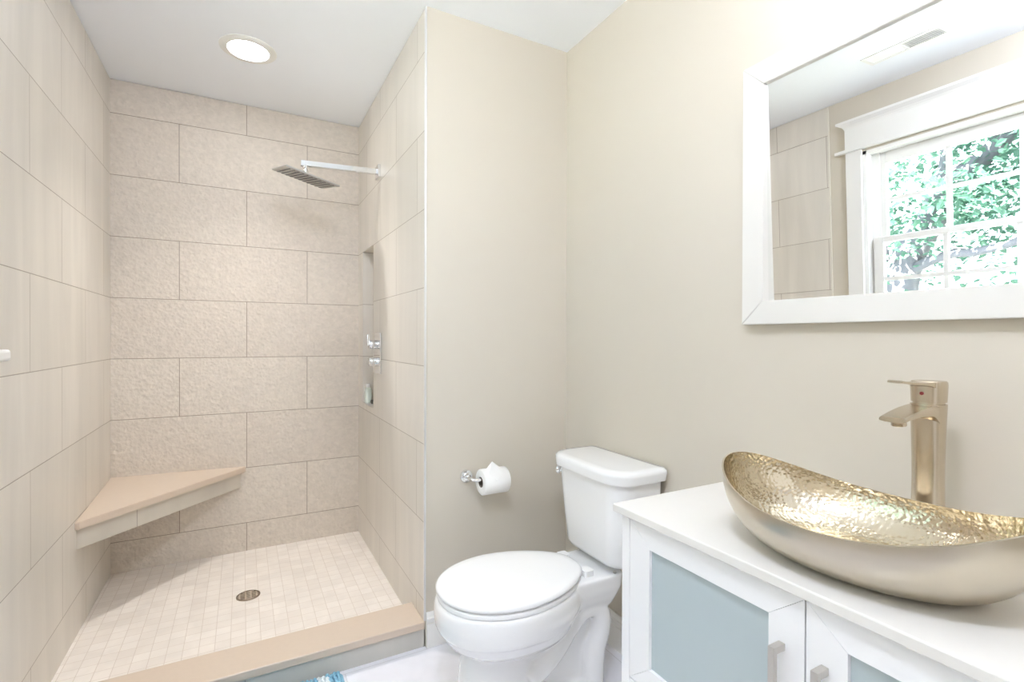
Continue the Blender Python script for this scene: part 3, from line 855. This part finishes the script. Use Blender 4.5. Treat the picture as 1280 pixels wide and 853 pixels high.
obj('mirror_glass', bm, MIRROR, c)

# ------------------------------------------------------------------ bath mat
c = thing('bath_mat', 'blue shag bath mat with white stripe on floor before curb', 'bath mat', (0.0, 1.55, 0))
RX0, RX1, RY0, RY1 = -0.42, 0.314, 1.36, 1.862
BLUE = plain('blue_chenille', srgb(142, 190, 212), 0.95, noise=0.15, nscale=90)
WHT = plain('white_chenille', srgb(228, 236, 238), 0.95, noise=0.05, nscale=90)
bm = bmesh.new()
loft(bm, [rrect(RX0, RX1, RY0, RY1, 0.02, 0.0), rrect(RX0, RX1, RY0, RY1, 0.02, 0.006)])
obj('backing', bm, BLUE, c)
bmb, bmw = bmesh.new(), bmesh.new()
st = 0.0125
ny = int((RY1 - RY0) / st); nx = int((RX1 - RX0) / st)
for i in range(nx):
    for j in range(ny):
        x = RX0 + (i + 0.5) * st + random.uniform(-.003, .003); y = RY0 + (j + 0.5) * st + random.uniform(-.003, .003)
        white = any(a < x < b_ for a, b_ in ((0.232, 0.262), (-0.37, -0.34)))
        tgt = bmw if white else bmb
        r = random.uniform(0.0062, 0.0082)
        bmesh.ops.create_icosphere(tgt, subdivisions=1, radius=r, matrix=Matrix.Translation((x, y, 0.010 + random.uniform(0, .004))) @ Matrix.Diagonal((1, 1, 1.25, 1)))
tag(obj('blue_pile', bmb, BLUE, c, True), kind='stuff')
tag(obj('white_stripe', bmw, WHT, c, True), 'white stripe of tufts', kind='stuff')

# ------------------------------------------------------------------ outside: tree and lawn seen through the window
LEAF = bpy.data.materials.new('leaf_green'); LEAF.use_nodes = True
nt = LEAF.node_tree; N, L = nt.nodes, nt.links
N.remove(N['Principled BSDF'])
oi = N.new('ShaderNodeNewGeometry'); nz = N.new('ShaderNodeTexNoise'); nz.inputs['Scale'].default_value = 3.0
L.new(oi.outputs['Position'], nz.inputs['Vector'])
cr = N.new('ShaderNodeMix'); cr.data_type = 'RGBA'
cr.inputs['A'].default_value = (0.10, 0.20, 0.16, 1); cr.inputs['B'].default_value = (0.18, 0.29, 0.21, 1)
L.new(nz.outputs['Fac'], cr.inputs['Factor'])
df = N.new('ShaderNodeBsdfDiffuse'); tr = N.new('ShaderNodeBsdfTranslucent'); ms = N.new('ShaderNodeMixShader'); ms.inputs[0].default_value = 0.4
L.new(cr.outputs['Result'], df.inputs['Color']); L.new(cr.outputs['Result'], tr.inputs['Color'])
L.new(df.outputs[0], ms.inputs[1]); L.new(tr.outputs[0], ms.inputs[2]); L.new(ms.outputs[0], N['Material Output'].inputs['Surface'])
BARK = plain('grey_bark', srgb(112, 108, 114), 0.9, noise=0.2, nscale=20)
c = thing('tree', 'leafy green tree outside the window reflected in the mirror', 'tree', (-4.5, 3.3, -2.8))
bm = bmesh.new()
trunk = [(-4.5, 3.35, -2.8), (-4.5, 3.3, -0.5), (-4.5, 3.16, 1.4), (-4.5, 3.05, 1.9), (-4.5, 2.78, 2.3), (-4.5, 2.68, 2.6), (-4.5, 2.44, 2.75), (-4.5, 2.2, 2.95), (-4.5, 1.95, 3.2), (-4.5, 1.4, 3.7)]
tube(bm, smooth(trunk, 1), [0.24 - 0.20 * (i / 19) for i in range(20)][:len(smooth(trunk, 1))], n=12)
for br_ in ([(-4.5, 3.16, 1.4), (-4.45, 3.3, 2.0), (-4.5, 3.28, 2.6), (-4.6, 3.45, 3.6), (-4.6, 3.5, 4.5)],
            [(-4.5, 2.78, 2.3), (-4.4, 2.6, 3.0), (-4.3, 2.5, 3.8), (-4.3, 2.3, 4.5)],
            [(-4.5, 3.05, 1.7), (-4.3, 2.6, 1.85), (-4.1, 2.2, 1.8), (-4.0, 1.6, 1.95), (-3.9, 1.1, 1.9)]):
    tube(bm, smooth(br_, 1), [0.07 - 0.055 * i / (len(smooth(br_, 1)) - 1) for i in range(len(smooth(br_, 1)))], n=8)
obj('trunk', bm, BARK, c, True)
lv, lf = [], []
rnd = random.Random(3)
clusters = []
for _ in range(250):
    clusters.append((rnd.uniform(-5.6, -3.8), rnd.uniform(-0.3, 4.6), rnd.uniform(0.7, 4.5), rnd.uniform(0.16, 0.36)))
for (cx_, cy_, cz_, cr_) in clusters:
    for _ in range(int(95 * cr_ / 0.28)):
        p = Vector((rnd.gauss(0, .55), rnd.gauss(0, .62), rnd.gauss(0, .42))) * cr_ * 1.3 + Vector((cx_, cy_, cz_))
        d = Vector((rnd.uniform(-1, 1), rnd.uniform(-1, 1), rnd.uniform(-.9, .3))).normalized()
        u = d.cross(Vector((rnd.uniform(-.5, .5), rnd.uniform(-.5, .5), 1))).normalized()
        n_ = u.cross(d)
        s = rnd.uniform(0.05, 0.095)
        k = len(lv)
        for a, b_, h_ in ((0, 0, 0), (.35, .42, .06), (.75, .30, .03), (1.15, 0, -.08), (.75, -.30, .03), (.35, -.42, .06)):
            lv.append(p + d * a * s + u * b_ * s + n_ * h_ * s)
        lf += [(k, k + 1, k + 2, k + 3), (k, k + 3, k + 4, k + 5)]
me = bpy.data.meshes.new('foliage'); me.from_pydata(lv, [], lf); me.materials.append(LEAF)
fo = bpy.data.objects.new('foliage', me); COL.objects.link(fo); fo.parent = c; fo.matrix_parent_inverse = c.matrix_basis.inverted(); fo['kind'] = 'stuff'
struct('ground', B((-30, XP - TH - 0.3, -18, 22, -2.9, -2.8)), plain('lawn', srgb(172, 170, 158), 0.9, noise=0.2, nscale=2))
